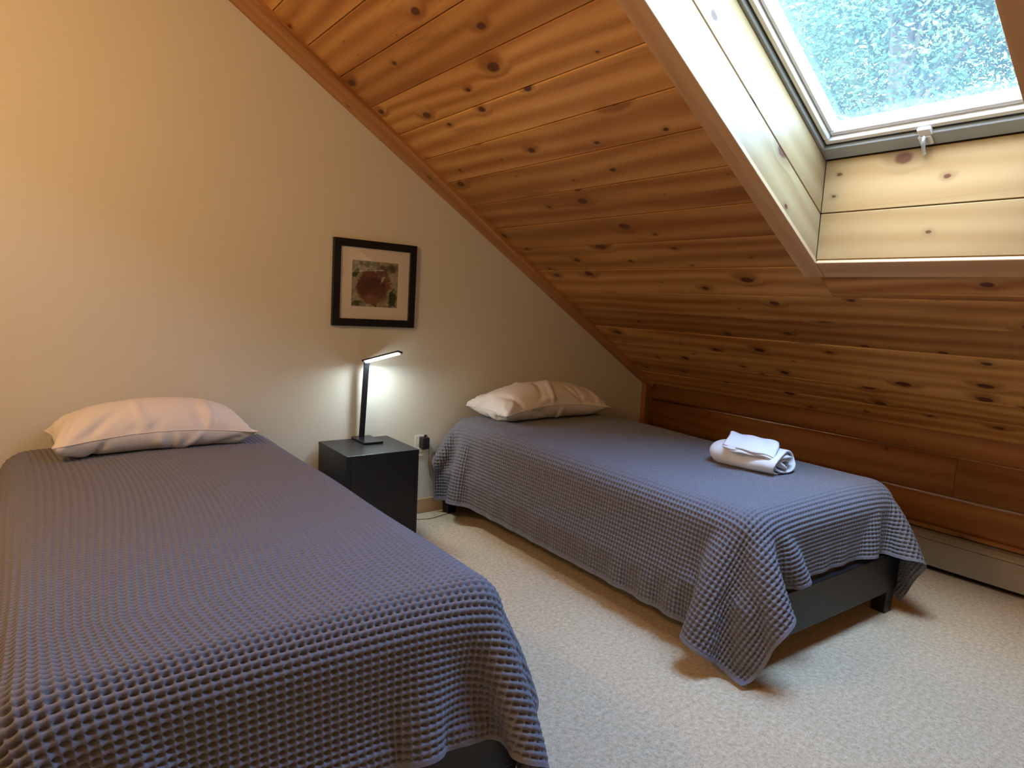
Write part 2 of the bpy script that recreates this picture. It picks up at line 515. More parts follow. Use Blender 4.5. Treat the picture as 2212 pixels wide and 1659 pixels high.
for i in range(len(joints)-1):
    a, b = joints[i], joints[i+1]
    dz = random.uniform(-0.0012, 0.0012)
    if b <= SS0+0.001 or a >= SS1:
        if 5 <= i <= 6:                    # courses with a butt joint below the skylight
            cut = -1.93 if i == 6 else -3.4
            off = 0.028 if i == 6 else 0.0
            plank(a+0.0, b, -0.01, cut, 0.024+dz)
            plank(a+off, b+0.0, cut, YB, 0.0235+dz)
            if off: plank(a, a+off, cut, YB, 0.0245+dz)
        else:
            plank(a, b, -0.01, YB, 0.024+dz)
    else:
        plank(a, b, -0.01, SY0, 0.024+dz)
        plank(a, b, SY1, YB, 0.024+dz)

# rake trim along the head wall, tapering a little
def rake():
    s0, s1 = -0.02, 4.9
    pts = []
    for o in (0.0, 0.03):
        pts += [sp(s0, 0.0, o), sp(s1, 0.0, o), sp(s1, -0.235, o), sp(s0, -0.085, o)]
    P = np.array(pts); c = P.mean(0)
    E = np.array([EYS, (0, 1, 0), (-np.cross((0, 1, 0), EYS))])
    ex, ey = np.array(EYS), np.array((0, -1.0, 0)); ez = np.cross(ex, ey)
    R = np.stack([ex, ey, ez])
    L = (P-c) @ R.T
    bm = bmesh.new()
    vs = [bm.verts.new(p) for p in L]
    for f in ((0, 3, 2, 1), (4, 5, 6, 7), (0, 1, 5, 4), (1, 2, 6, 5), (2, 3, 7, 6), (3, 0, 4, 7)): bm.faces.new([vs[i] for i in f])
    bmesh.ops.recalc_face_normals(bm, faces=bm.faces)
    bmesh.ops.bevel(bm, geom=list(bm.edges), offset=0.004, segments=1, profile=0.5, affect='EDGES')
    o = link('trim_1', bm_mesh(bm), M['trim_pine'])
    o.matrix_world = Matrix([[*R[:, 0], c[0]], [*R[:, 1], c[1]], [*R[:, 2], c[2]], [0, 0, 0, 1]])
    tag(o, kind='structure')
rake()

# skylight trim boards on the ceiling face (trim_2: four boards)
trim2 = tag(empty('trim_2'), kind='structure')
TW = 0.088
EXS, EYY = EYS, (0, -1, 0)
def trim_board(s0, s1, y0, y1, along):
    c = sp((s0+s1)/2, (y0+y1)/2, 0.006+0.009)
    if along == 's':
        ex, ey = np.array(EYS), np.array((0, -1.0, 0)); ez = np.cross(ex, ey)
        return board('trim_board', c, ex, ey, ez, abs(s1-s0), abs(y1-y0), 0.018, M['trim_pine2'], trim2, 0.002)
    return board('trim_board', c, EXY, EYS, EZN, abs(y1-y0), abs(s1-s0), 0.018, M['trim_pine2'], trim2, 0.002)
M['trim_pine2'] = pine('trim_pine_pale', (0.58, 0.36, 0.18), (0.46, 0.25, 0.11), 0.9, 0.42, 0.06, 0.35)
trim_board(SS0-TW, SS1+TW, SY0-0.012+TW, SY0-0.012, 's')
trim_board(SS0-TW, SS1+TW, SY1+0.012, SY1+0.012-TW, 's')
trim_board(SS0-TW, SS0+0.008, SY0-0.014, SY1+0.014, 'y')
trim_board(SS1-0.008, SS1+TW, SY0-0.014, SY1+0.014, 'y')

# ---- skylight window and its wooden shaft (window_1)
win = tag(empty('window_1', sp(1.9, (SY0+SY1)/2, 0.4)), kind='structure')
def W(o):      # parent keeping the world transform
    o.parent = win
    o.matrix_parent_inverse = Matrix.Translation(-Vector(win.location))
    return o
D0, D1, D2 = 0.018, 0.172, 0.345           # shaft depth courses
LY, RY = SY0-0.012, SY1+0.012              # inner faces
# side linings: boards run up the slope; the low ends follow the plumb lower lining
def side_boards(yin, sign):
    for d0, d1 in ((D0, D1), (D1, D2)):
        w = d1-d0-0.003
        L = SS1-SS0
        c = sp((SS0+SS1)/2, yin+sign*0.009, (d0+d1)/2)
        ex = np.array(EYS); ey = np.array((SN, 0, CS)); ez = np.cross(ex, ey)
        tt = SN/CS
        e = (tt*(d0)+0.0, tt*(d1), -0.0, -0.0)
        W(board('lining_board', c, ex, ey, ez, L, w, 0.018, M['shaft_pine'], None, 0.0025, ends=(e[0], e[1], 0, 0)))
W(slab(SS0-0.03, SS1+0.03, LY+0.019, LY+0.03, 0.05, D2+0.1, 'shaft_backing', M['roof_dark'], None))  # backings added behind the linings to stop sky leaking through board gaps
W(slab(SS0-0.03, SS1+0.03, RY-0.03, RY-0.019, 0.05, D2+0.1, 'shaft_backing', M['roof_dark'], None))
side_boards(LY, 1)
side_boards(RY, -1)
# plumb lower lining, two boards
XP = sp(SS0, 0, 0.0)[0]
z_of = lambda d: O3[2] + SS0*SN + (d/CS if d else 0.0)
for d0, d1 in ((D0, D1), (D1, D2)):
    z0 = sp(SS0, 0, 0)[2] + d0/CS; z1 = sp(SS0, 0, 0)[2] + d1/CS
    c = (XP+0.009, (LY+RY)/2, (z0+z1)/2)
    W(board('lining_board', c, (0, 1, 0), (0, 0, 1), (1, 0, 0), LY-RY, z1-z0-0.003, 0.018, M['shaft_pine'], None, 0.0025))
W(box('shaft_backing', (XP+0.019, RY-0.03, 1.50), (XP+0.03, LY+0.03, 2.0), M['roof_dark'], None))
# level upper lining
SU = SS1
for d0, d1 in ((D0, D1), (D1, D2)):
    c = sp(SU+0.009, (LY+RY)/2, (d0+d1)/2)
    W(board('lining_board', c, (0, 1, 0), (SN, 0, CS), (-CS, 0, SN), LY-RY, d1-d0-0.003, 0.018, M['shaft_pine'], None, 0.0025))
# curb frame: ring of four members, underside at o = D2
WS0, WS1 = 1.676, 3.15
def ring(name, s0, s1, y0, y1, ws, wy, o0, o1, mat, bevel=0.003, bottom_w=None, parts=True):
    bw = bottom_w or ws
    W(slab(s0, s0+bw, y0, y1, o0, o1, name, mat, None, bevel))
    W(slab(s1-ws, s1, y0, y1, o0, o1, name, mat, None, bevel))
    W(slab(s0+bw, s1-ws, y0, y0-wy, o0, o1, name, mat, None, bevel))
    W(slab(s0+bw, s1-ws, y1+wy, y1, o0, o1, name, mat, None, bevel))
ring('curb_frame', WS0, WS1, LY+0.01, RY-0.01, 0.03, 0.024, D2+0.002, D2+0.10, M['curb_grey'], 0.004, 0.060)
ring('gasket', WS0+0.058, WS1-0.025, LY-0.014, RY+0.014, 0.010, 0.008, D2+0.016, D2+0.09, M['gasket_dark'], 0.0, 0.012)
ring('sash', WS0+0.069, WS1-0.035, LY-0.021, RY+0.021, 0.05, 0.022, D2+0.012, D2+0.085, M['sash_white'], 0.004, 0.022)
ring('glazing_bead', WS0+0.092, WS1-0.08, LY-0.044, RY+0.044, 0.025, 0.020, D2+0.028, D2+0.085, M['sash_white'], 0.005, 0.024)
W(slab(WS0+0.10, WS1-0.09, LY-0.05, RY+0.05, D2+0.072, D2+0.076, 'pane', M['window_glass'], None))
# latch on the bottom member
def latch():
    yc = -2.33
    base = W(slab(WS0+0.012, WS0+0.052, yc-0.022, yc+0.022, D2-0.007, D2+0.004, 'latch_plate', M['latch_metal'], None, 0.003))
    tongue = W(slab(WS0+0.050, WS0+0.082, yc-0.026, yc+0.018, D2-0.001, D2+0.016, 'latch_tongue', M['sash_white'], None, 0.003))
    a = sp(WS0+0.048, yc, D2-0.016); b = sp(WS0+0.012, yc+0.004, D2-0.030)
    W(tube('latch_handle', [sp(WS0+0.05, yc, D2+0.002), a, ((a[0]+b[0])/2, yc+0.002, (a[2]+b[2])/2-0.003), b, sp(WS0-0.004, yc+0.006, D2-0.03)], 0.0065, M['latch_metal']))
latch()

# knee wall on the right: rounded log-profile boards
wr = tag(empty('wall_right', (3.87, 0, 0)), kind='structure')
def log_board(z0, z1, y0, y1, bulge=0.022, x=3.87):
    n = 9
    bm = bmesh.new()
    prof = [(0.03, z0+0.001)]
    for i in range(n):
        t = i/(n-1)
        prof.append((-bulge*(max(0, 1-(2*t-1)**4))**0.6, z0+0.002+(z1-z0-0.004)*t))
    prof.append((0.03, z1-0.001))
    zc = (z0+z1)/2; yc = (y0+y1)/2; h = abs(y1-y0)/2-0.001
    # local axes: X along world y, Y world z, Z towards the room
    a = [bm.verts.new((-h, z-zc, -dx)) for dx, z in prof]; b = [bm.verts.new((h, z-zc, -dx)) for dx, z in prof]
    bm.faces.new(a); bm.faces.new(b[::-1])
    k = len(prof)
    for i in range(k): bm.faces.new((a[i], b[i], b[(i+1) % k], a[(i+1) % k]))
    o = link('log_board', bm_mesh(bm), M['log_pine'], wr)
    o.matrix_local = Matrix(((0, 0, -1, x-3.87), (1, 0, 0, yc), (0, 1, 0, zc), (0, 0, 0, 1)))
    for p in o.data.polygons: p.use_smooth = len(p.vertices) == 4
    return o
box('backing', (3.90, YB, 0.0), (4.0, 0.0, 0.75), M['roof_dark'], wr).location -= Vector((3.87, 0, 0))
log_board(-0.0, 0.195, -0.01, YB)
log_board(0.195, 0.392, -0.01, YB)
log_board(0.392, 0.606, -0.01, -2.12)
log_board(0.392, 0.606, -2.12, YB)
log_board(0.606, 0.80, -0.01, YB)
tag(box('trim_3', (3.79, -0.045, 0.0), (3.90, 0.0, 0.735), M['trim_pine'], bevel=0.003), kind='structure')
for y0, y1, n in ((-0.002, -0.02, 'baseboard_head'),):
    o = board(n, (1.25, -0.008, 0.045), (1, 0, 0), (0, 0, 1), (0, -1, 0), 5.1, 0.088, 0.016, M['base_pine'], None, 0.002)
    tag(o, kind='structure')

# ================================================================== CLOTH: a small position-based solver
def pbd(P, rest_h, rest_v, steps, collide, iters=8, dt=1/60, grav=3.0, damp=0.985, bend=0.25, extra=None):
    """P (nu,nv,3); structural, shear and bending constraints solved in strided batches"""
    P = P.copy(); V = np.zeros_like(P)
    d = math.hypot(rest_h, rest_v)
    batches = []
    def add(du, dv, L, k):
        su = [slice(0, None)] if du == 0 else None
        for pu in range(2*du if du else 1):
            for pv in range(2*abs(dv) if dv else 1):
                nu, nv = P.shape[:2]
                iu = np.arange(nu-du); iv = np.arange(nv-abs(dv))
                if du: iu = iu[(iu % (2*du)) == pu] if du else iu
                if dv: iv = iv[(iv % (2*abs(dv))) == pv]
                if du and dv: 
                    pass
                if not len(iu) or not len(iv): continue
                A = np.ix_(iu, iv if dv >= 0 else iv+abs(dv))
                B = np.ix_(iu+du, (iv+dv) if dv >= 0 else iv)
                a_idx = (np.arange(nu*nv).reshape(nu, nv)[A]).ravel(); b_idx = (np.arange(nu*nv).reshape(nu, nv)[B]).ravel()
                batches.append((a_idx, b_idx, L, k))
    add(1, 0, rest_h, 1.0); add(0, 1, rest_v, 1.0)
    # shear: half of the batches suffice (u parity only gives independent sets)
    add(1, 1, d, 0.35); add(1, -1, d, 0.35)
    add(2, 0, 2*rest_h, bend); add(0, 2, 2*rest_v, bend)
    shp = P.shape
    for st in range(steps):
        V[..., 2] -= grav*dt
        V *= damp
        Q = (P + V*dt).reshape(-1, 3)
        Pf = P.reshape(-1, 3)
        if extra is not None: Q = extra(Q.reshape(shp), st, dt).reshape(-1, 3)
        for it in range(iters):
            for a, b, L, k in batches:
                pa = Q[a]; pb = Q[b]
                dv = pb-pa
                ln = np.sqrt((dv*dv).sum(1))+1e-9
                c = (ln-L)
                if L in (2*rest_h, 2*rest_v) and k == bend: c = np.minimum(c, 0)
                cor = dv*(0.5*k*c/ln)[:, None]
                Q[a] = pa+cor; Q[b] = pb-cor
            if it % 2 == 1 or it == iters-1: Q = collide(Q, Pf)
        V = ((Q-Pf)/dt).reshape(shp)
        P = Q.reshape(shp)
    return P

def box_collider(boxes, floor=0.006, fric=0.6, wall_y=-0.012, xf=None):
    """boxes: (centre, half, radius); points inside are pushed to the rounded surface with friction"""
    def f(Q, Pold):
        for c, h, r in boxes:
            q = Q-c
            hh = h-r
            dd = np.abs(q)-hh
            out = np.maximum(dd, 0)
            ln = np.sqrt((out*out).sum(1))
            inside = np.minimum(dd.max(1), 0)
            sdf = ln+inside-r
            m = sdf < 0
            if not m.any(): continue
            n = np.where(ln[:, None] > 1e-7, out/np.maximum(ln, 1e-7)[:, None], 0)
            k = dd.argmax(1)
            z = ln <= 1e-7
            n[z] = 0; n[z, k[z]] = 1
            n = n*np.sign(q)
            Q[m] -= n[m]*sdf[m][:, None]
            dv = Q[m]-Pold[m]
            dn = (dv*n[m]).sum(1)[:, None]*n[m]
            Q[m] -= (dv-dn)*fric
        if floor is not None:
            m = Q[:, 2] < floor
            Q[m, 2] = floor
            Q[m, :2] -= (Q[m, :2]-Pold[m, :2])*0.7
        if wall_y is not None:
            Q[:, 1] = np.minimum(Q[:, 1], wall_y)
        return Q
    return f

def upsample(P, fu, fv):
    """Catmull-Rom to an arbitrary number of samples per axis"""
    def axis(A, n):
        m = A.shape[0]
        t = np.linspace(0, m-1, n); i = np.minimum(t.astype(int), m-2); f = (t-i)[:, None, None]
        g = lambda k: A[np.clip(i+k, 0, m-1)]
        p0, p1, p2, p3 = g(-1), g(0), g(1), g(2)
        e0 = (i == 0)[:, None, None]; e1 = (i == m-2)[:, None, None]
        p0 = np.where(e0, 2*p1-p2, p0); p3 = np.where(e1, 2*p2-p1, p3)
        return 0.5*((2*p1)+(-p0+p2)*f+(2*p0-5*p1+4*p2-p3)*f*f+(-p0+3*p1-3*p2+p3)*f**3)
    B = axis(P, fu)
    return axis(B.transpose(1, 0, 2), fv).transpose(1, 0, 2)
def normals(V):
    du = np.gradient(V, axis=0); dv = np.gradient(V, axis=1)
    n = np.cross(du, dv)
    return n/np.maximum(np.linalg.norm(n, axis=2, keepdims=True), 1e-9)

# ---- beds
BW, BL = 1.11, 2.15
MZ = 0.577                                 # mattress top
def bed_frame(loc, rz, label):
    t = tag(empty('bed_frame', loc, rz), label, 'bed')
    x0, x1, y0, y1 = 0.0, BW, -BL, 0.0
    zb, zt = 0.105, 0.285
    th = 0.028
    box('side_rail', (x0, y0+0.03, zb), (x0+th, y1-0.03, zt), M['bed_black'], t, 0.004, 2)
    box('side_rail', (x1-th, y0+0.03, zb), (x1, y1-0.03, zt), M['bed_black'], t, 0.004, 2)
    box('foot_rail', (x0, y0, zb), (x1, y0+0.03, zt), M['bed_black'], t, 0.006, 2)
    box('head_rail', (x0, y1-0.03, zb), (x1, y1, zt), M['bed_black'], t, 0.006, 2)
    for k in range(10):
        y = y0+0.14+k*(BL-0.28)/9
        box('slat', (x0+th, y-0.035, zt-0.075), (x1-th, y+0.035, zt-0.055), M['trim_pine'], t, 0.002)
    for sx in (0, 1):
        for sy in (0, 1):
            xa = x0+0.004 if sx == 0 else x1-0.074; ya = y0+0.004 if sy == 0 else y1-0.074
            bm = bmesh.new()
            vs = add_box(bm, (-0.035, -0.035, -0.071), (0.035, 0.035, 0.071))
            for v in vs:
                if v.co.z < 0: v.co.x *= 0.86; v.co.y *= 0.86
            bmesh.ops.bevel(bm, geom=list(bm.edges), offset=0.004, segments=2, profile=0.5, affect='EDGES')
            link('leg', bm_mesh(bm), M['bed_black'], t, (xa+0.035, ya+0.035, 0.071))
    return t
def rot(P, rz, loc):
    c, s = math.cos(rz), math.sin(rz)
    R = np.array([[c, -s, 0], [s, c, 0], [0, 0, 1]])
    return P @ R.T + np.array(loc)
def mattress(loc, rz, label):
    bm = bmesh.new()
    add_box(bm, (-(BW-0.075)/2, -(BL-0.095)/2, -0.1775), ((BW-0.075)/2, (BL-0.095)/2, 0.154))
    bmesh.ops.bevel(bm, geom=[e for e in bm.edges if abs(e.verts[0].co.z-e.verts[1].co.z) > 0.1], offset=0.085, segments=6, profile=0.5, affect='EDGES')
    bmesh.ops.bevel(bm, geom=[e for e in bm.edges if e.verts[0].co.z > 0.15 and e.verts[1].co.z > 0.15], offset=0.080, segments=6, profile=0.5, affect='EDGES')
    me = bm_mesh(bm)
    o = link('mattress', me, M['sheet_white'], smooth=True)
    p = rot(np.array([[BW/2, -BL/2, 0.2325+0.1775]]), rz, loc)[0]
    o.location = p; o.rotation_euler = (0, 0, rz)
    tag(o, label, 'mattress')
def blanket(loc, rz, over_l, over_r, over_foot, over_head, seed, label, steps=230, warp=0.03):
    """local frame as the bed frame: x 0..BW, y 0..-BL"""
    r = np.random.default_rng(seed)
    W0, L0 = over_l+BW+over_r, over_foot+BL+over_head
    g = 0.034
    nu, nv = int(round(W0/g))+1, int(round(L0/g))+1
    hu, hv = W0/(nu-1), L0/(nv-1)
    U, Vv = np.meshgrid(np.linspace(0, W0, nu), np.linspace(0, L0, nv), indexing='ij')
    P = np.stack([U-over_l, over_head-Vv, np.full_like(U, MZ+0.03)], 2)
    # lift gently off flat so that folds start somewhere
    for k in range(9):
        kx, ky = r.uniform(-16, 16, 2); ph = r.uniform(0, 6.3)
        P[..., 2] += 0.0022*np.sin(kx*U+ky*Vv+ph)
    P[..., 2] += 0.006
    if over_head > 0:                      # head end stands against the wall: start with it tucked down
        m = P[..., 1] > -0.03
        ex = P[..., 1]+0.03
        P[..., 2] = np.where(m, P[..., 2]-ex, P[..., 2]); P[..., 1] = np.where(m, -0.03, P[..., 1])
    boxes = [(np.array([BW/2, -BL/2, 0.23+(MZ-0.23)/2+0.003]), np.array([(BW-0.05)/2, (BL-0.05)/2, (MZ-0.23)/2+0.004]), 0.095),
             (np.array([BW/2, -BL/2, 0.2]), np.array([BW/2+0.008, BL/2+0.008, 0.095]), 0.02)]
    for lx in (0.04, BW-0.04):
        for ly in (-BL+0.04,): boxes.append((np.array([lx, ly, 0.06]), np.array([0.052, 0.052, 0.12]), 0.02))
    col = box_collider(boxes, 0.008, 0.5, -0.008)
    P = pbd(P, hu, hv, steps, col, iters=7, bend=0.22, damp=0.97)
    # soft dips on top
    NU, NV = int(round(W0/0.0182))*5+1, int(round(L0/0.0166))*5+1
    F = upsample(P, NU, NV)
    mk = np.clip((F[..., 0]-0.05)/0.25, 0, 1)*np.clip((BW-0.05-F[..., 0])/0.25, 0, 1)*np.clip((F[..., 1]+BL-0.02)/0.3, 0, 1)
    F[..., 0] += warp*mk*np.sin(2.5*F[..., 1]+1.4*F[..., 0]+seed)          # the knit lies a little crooked
    F[..., 1] += 0.5*warp*mk*np.sin(4.0*F[..., 0]+1.1*F[..., 1])
    n = normals(F)
    if n[NU//2, NV//2, 2] < 0: n = -n
    iu = np.arange(NU)/5.0; iv = np.arange(NV)/5.0
    A, B = np.meshgrid(iu, iv, indexing='ij')
    fa = np.abs((A % 1)-0.5)*2; fb = np.abs((B % 1)-0.5)*2          # 0 at bead centre, 1 at the cell border
    sm = lambda x, a, b: (lambda t: t*t*(3-2*t))(np.clip((x-a)/(b-a), 0, 1))
    pit = sm(fb, 0.35, 1.0)*(1-sm(fa, 0.45, 0.98))                  # short slots between raised ribs
    h = 0.0020*(1-sm(fb, 0.3, 1.0)) + 0.0026*sm(fa, 0.25, 1.0) - 0.0110*pit
    # smooth woven hem
    eu = np.minimum(A, A.max()-A)*0.0182; ev = np.minimum(B, B.max()-B)*0.0166
    e = np.minimum(eu, ev)
    hem = np.clip((0.018-e)/0.006, 0, 1)
    h = h*(1-hem)+hem*0.0032
    soft = np.zeros_like(A)
    for k in range(10):
        kx, ky = r.uniform(-9, 9, 2); soft += 0.0011*np.sin(kx*A*0.0182+ky*B*0.0166+r.uniform(0, 6.3))
    F = F+n*(h+0.007+np.clip(soft, -0.003, 0.01))[..., None]
    me = grid_mesh(F)
    o = link('blanket', me, M['knit'])
    o.location = loc; o.rotation_euler = (0, 0, rz)
    tag(o, label, 'blanket')
    return o

LB, LBR = (-0.105, -0.03, 0), 0.0
RB, RBR = (2.035, -0.03, 0), math.radians(-1.0)
bed_frame(LB, LBR, 'low black bed frame nearest the camera, under the brown-lit blanket')
bed_frame(RB, RBR, 'low black bed frame under the sloped ceiling, its foot rail and legs in view')
mattress(LB, LBR, 'mattress under the blanket of the bed nearest the camera')
mattress(RB, RBR, 'white-sheeted mattress showing below the blanket at the foot of the right bed')
blanket(LB, LBR, 0.33, 0.315, 0.250, 0.07, 3, 'grey waffle-knit blanket over the bed nearest the camera', warp=0.05)
blanket(RB, RBR, 0.378, 0.31, 0.198, 0.06, 5, 'blue-grey waffle-knit blanket over the right bed, its corner hanging to the floor')

# ---- pillows: two sheets sewn together and inflated
def pillow(loc, rz, L, Wd, label, seed, press=26.0, steps=90, tilt=(0, 0), vol0=0.049):
    r = np.random.default_rng(seed)
    g = 0.0165
    nu, nv = int(L/g), int(Wd/g)
    hu, hv = L/(nu-1), Wd/(nv-1)
    U, Vv = np.meshgrid(np.linspace(-L/2, L/2, nu), np.linspace(-Wd/2, Wd/2, nv), indexing='ij')
    ee = np.minimum(np.minimum(U+L/2, L/2-U), np.minimum(Vv+Wd/2, Wd/2-Vv))
    lift = 0.02*np.clip(ee/0.05, 0, 1)
    nz = np.zeros_like(U)
    for k in range(14):
        kx, ky = r.uniform(-40, 40, 2); nz += 0.0014*np.sin(kx*U+ky*Vv+r.uniform(0, 6.3))
    top = np.stack([U, Vv, 0.05+lift+nz*(ee > 0.01)], 2)
    bot = np.stack([U, Vv, 0.05-lift+nz*(ee > 0.01)], 2)
    edge = np.zeros((nu, nv), bool); edge[0] = edge[-1] = True; edge[:, 0] = edge[:, -1] = True
    dt = 1/60
    Ps = [top, bot]; Vs = [np.zeros_like(top), np.zeros_like(top)]
    idx = np.arange(nu*nv).reshape(nu, nv)
    bat = []
    for du, dv, Lr, k in ((1, 0, hu, 1.0), (0, 1, hv, 1.0), (1, 1, math.hypot(hu, hv), 0.5), (1, -1, math.hypot(hu, hv), 0.5), (2, 0, 2*hu, 0.05), (0, 2, 2*hv, 0.05)):
        s = max(du, abs(dv))
        for par in range(2*s):
            if du:
                iu = np.arange(nu-du); iu = iu[iu % (2*s) // s == par // s] if s == 2 else iu[iu % 2 == par]
                if s == 2 and par % 2: continue
                iv = np.arange(nv-abs(dv))
            else:
                iu = np.arange(nu)
                iv = np.arange(nv-dv); iv = iv[iv % (2*s) // s == par // s] if s == 2 else iv[iv % 2 == par]
                if s == 2 and par % 2: continue
            if dv < 0: a = idx[np.ix_(iu, iv-dv)]; b = idx[np.ix_(iu+du, iv)]
            else: a = idx[np.ix_(iu, iv)]; b = idx[np.ix_(iu+du, iv+dv)]
            bat.append((a.ravel(), b.ravel(), Lr, k))
    for st in range(steps):
        pr = press*min(1, st/25)
        new = []
        for w in (0, 1):
            n = np.cross(np.gradient(Ps[w], axis=0), np.gradient(Ps[w], axis=1))/(hu*hv)
            n *= 1 if w == 0 else -1
            vol = max(0.2, (Ps[0][..., 2]-Ps[1][..., 2]).mean()/vol0)
            a = n*pr/vol**1.5
            a[..., 2] -= 1.6
            Vs[w] = (Vs[w]+a*dt)*0.93
            new.append((Ps[w]+Vs[w]*dt).reshape(-1, 3))
        for it in range(8):
            for w in (0, 1):
                Q = new[w]
                for a, b, Lr, k in bat:
                    pa, pb = Q[a], Q[b]
                    d = pb-pa; ln = np.sqrt((d*d).sum(1))+1e-9
                    c = ln-Lr
                    if k == 0.05: c = np.minimum(c, 0)
                    cor = d*(0.5*k*c/ln)[:, None]
                    Q[a] = pa+cor; Q[b] = pb-cor
            e = edge.ravel()
            mid = 0.5*(new[0][e]+new[1][e]); new[0][e] = mid; new[1][e] = mid
            for w in (0, 1): new[w][:, 2] = np.maximum(new[w][:, 2], 0.003)
        for w in (0, 1):
            q = new[w].reshape(nu, nv, 3)
            Vs[w] = (q-Ps[w])/dt; Ps[w] = q
    # creases of the loose case: mostly running in from the edges and corners
    def creases(Q, sgn, cnt):
        A = normals(Q)
        if A[nu//2, nv//2, 2]*sgn < 0: A = -A
        h = np.zeros((nu, nv))
        for k in range(cnt):
            side = r.integers(0, 4)
            t = r.uniform(-0.5, 0.5)
            p = np.array([t*L, -Wd/2] if side == 0 else [t*L, Wd/2] if side == 1 else [-L/2, t*Wd] if side == 2 else [L/2, t*Wd])
            if k % 3 == 0: p = np.array([np.sign(p[0]+1e-6)*L/2, np.sign(p[1]+1e-6)*Wd/2])
            ang = math.atan2(-p[1]*1.3, -p[0]*0.8)+r.normal()*0.5
            dd = np.array([math.cos(ang), math.sin(ang)]); ln = r.uniform(0.08, 0.26)
            bend_ = r.uniform(-2.5, 2.5)
            a_ = (U-p[0])*dd[0]+(Vv-p[1])*dd[1]; b_ = -(U-p[0])*dd[1]+(Vv-p[1])*dd[0]+bend_*a_*a_
            w_ = r.uniform(0.008, 0.014)*(1+a_/ln*0.8).clip(0.5, 2)
            h += r.choice([-1, 1])*r.uniform(0.006, 0.012)*np.exp(-(b_/w_)**2)*np.clip(a_/0.03, 0, 1)*np.clip((ln-a_)/0.08, 0, 1)
        return Q+A*(h*np.clip(ee/0.02, 0, 1))[..., None]
    Ps = [creases(Ps[0], 1, 34), creases(Ps[1], -1, 26)]
    Ps[1][..., 2] = np.maximum(Ps[1][..., 2], 0.002)
    T = upsample(Ps[0], nu*2-1, nv*2-1); B = upsample(Ps[1], nu*2-1, nv*2-1)
    n_u, n_v = T.shape[:2]
    loop = [(i, 0) for i in range(n_u)]+[(n_u-1, j) for j in range(1, n_v)]+[(i, n_v-1) for i in range(n_u-2, -1, -1)]+[(0, j) for j in range(n_v-2, 0, -1)]
    bm = bmesh.new()
    vt = [[bm.verts.new(T[i, j]) for j in range(n_v)] for i in range(n_u)]
    vb = [[None]*n_v for _ in range(n_u)]
    for i in range(n_u):
        for j in range(n_v):
            vb[i][j] = vt[i][j] if i in (0, n_u-1) or j in (0, n_v-1) else bm.verts.new(B[i, j])
    for i in range(n_u-1):
        for j in range(n_v-1):
            bm.faces.new((vt[i][j], vt[i+1][j], vt[i+1][j+1], vt[i][j+1]))
            q = (vb[i][j], vb[i][j+1], vb[i+1][j+1], vb[i+1][j])
            try: bm.faces.new(q)
            except ValueError: pass
    me = bm_mesh(bm)
    o = link('pillow', me, M['pillow_cotton'], smooth=True)
    # sewn edge as its own part
    pts = [tuple(T[i, j]) for i, j in loop[::3]]
    pts.append(pts[0])
    tube('seam', pts, 0.0022, M['pillow_cotton'], o, 2)
    o.location = loc; o.rotation_euler = (tilt[0], tilt[1], rz)
    tag(o, label, 'pillow')
    return o
pillow((0.455, -0.235, MZ+0.018), math.radians(3), 0.77, 0.40, 'plump cream-lit white pillow at the head of the bed nearest the camera', 11)
pillow((2.60, -0.25, MZ+0.018), math.radians(2), 0.87, 0.42, 'rumpled white pillow at the head of the right bed', 23)

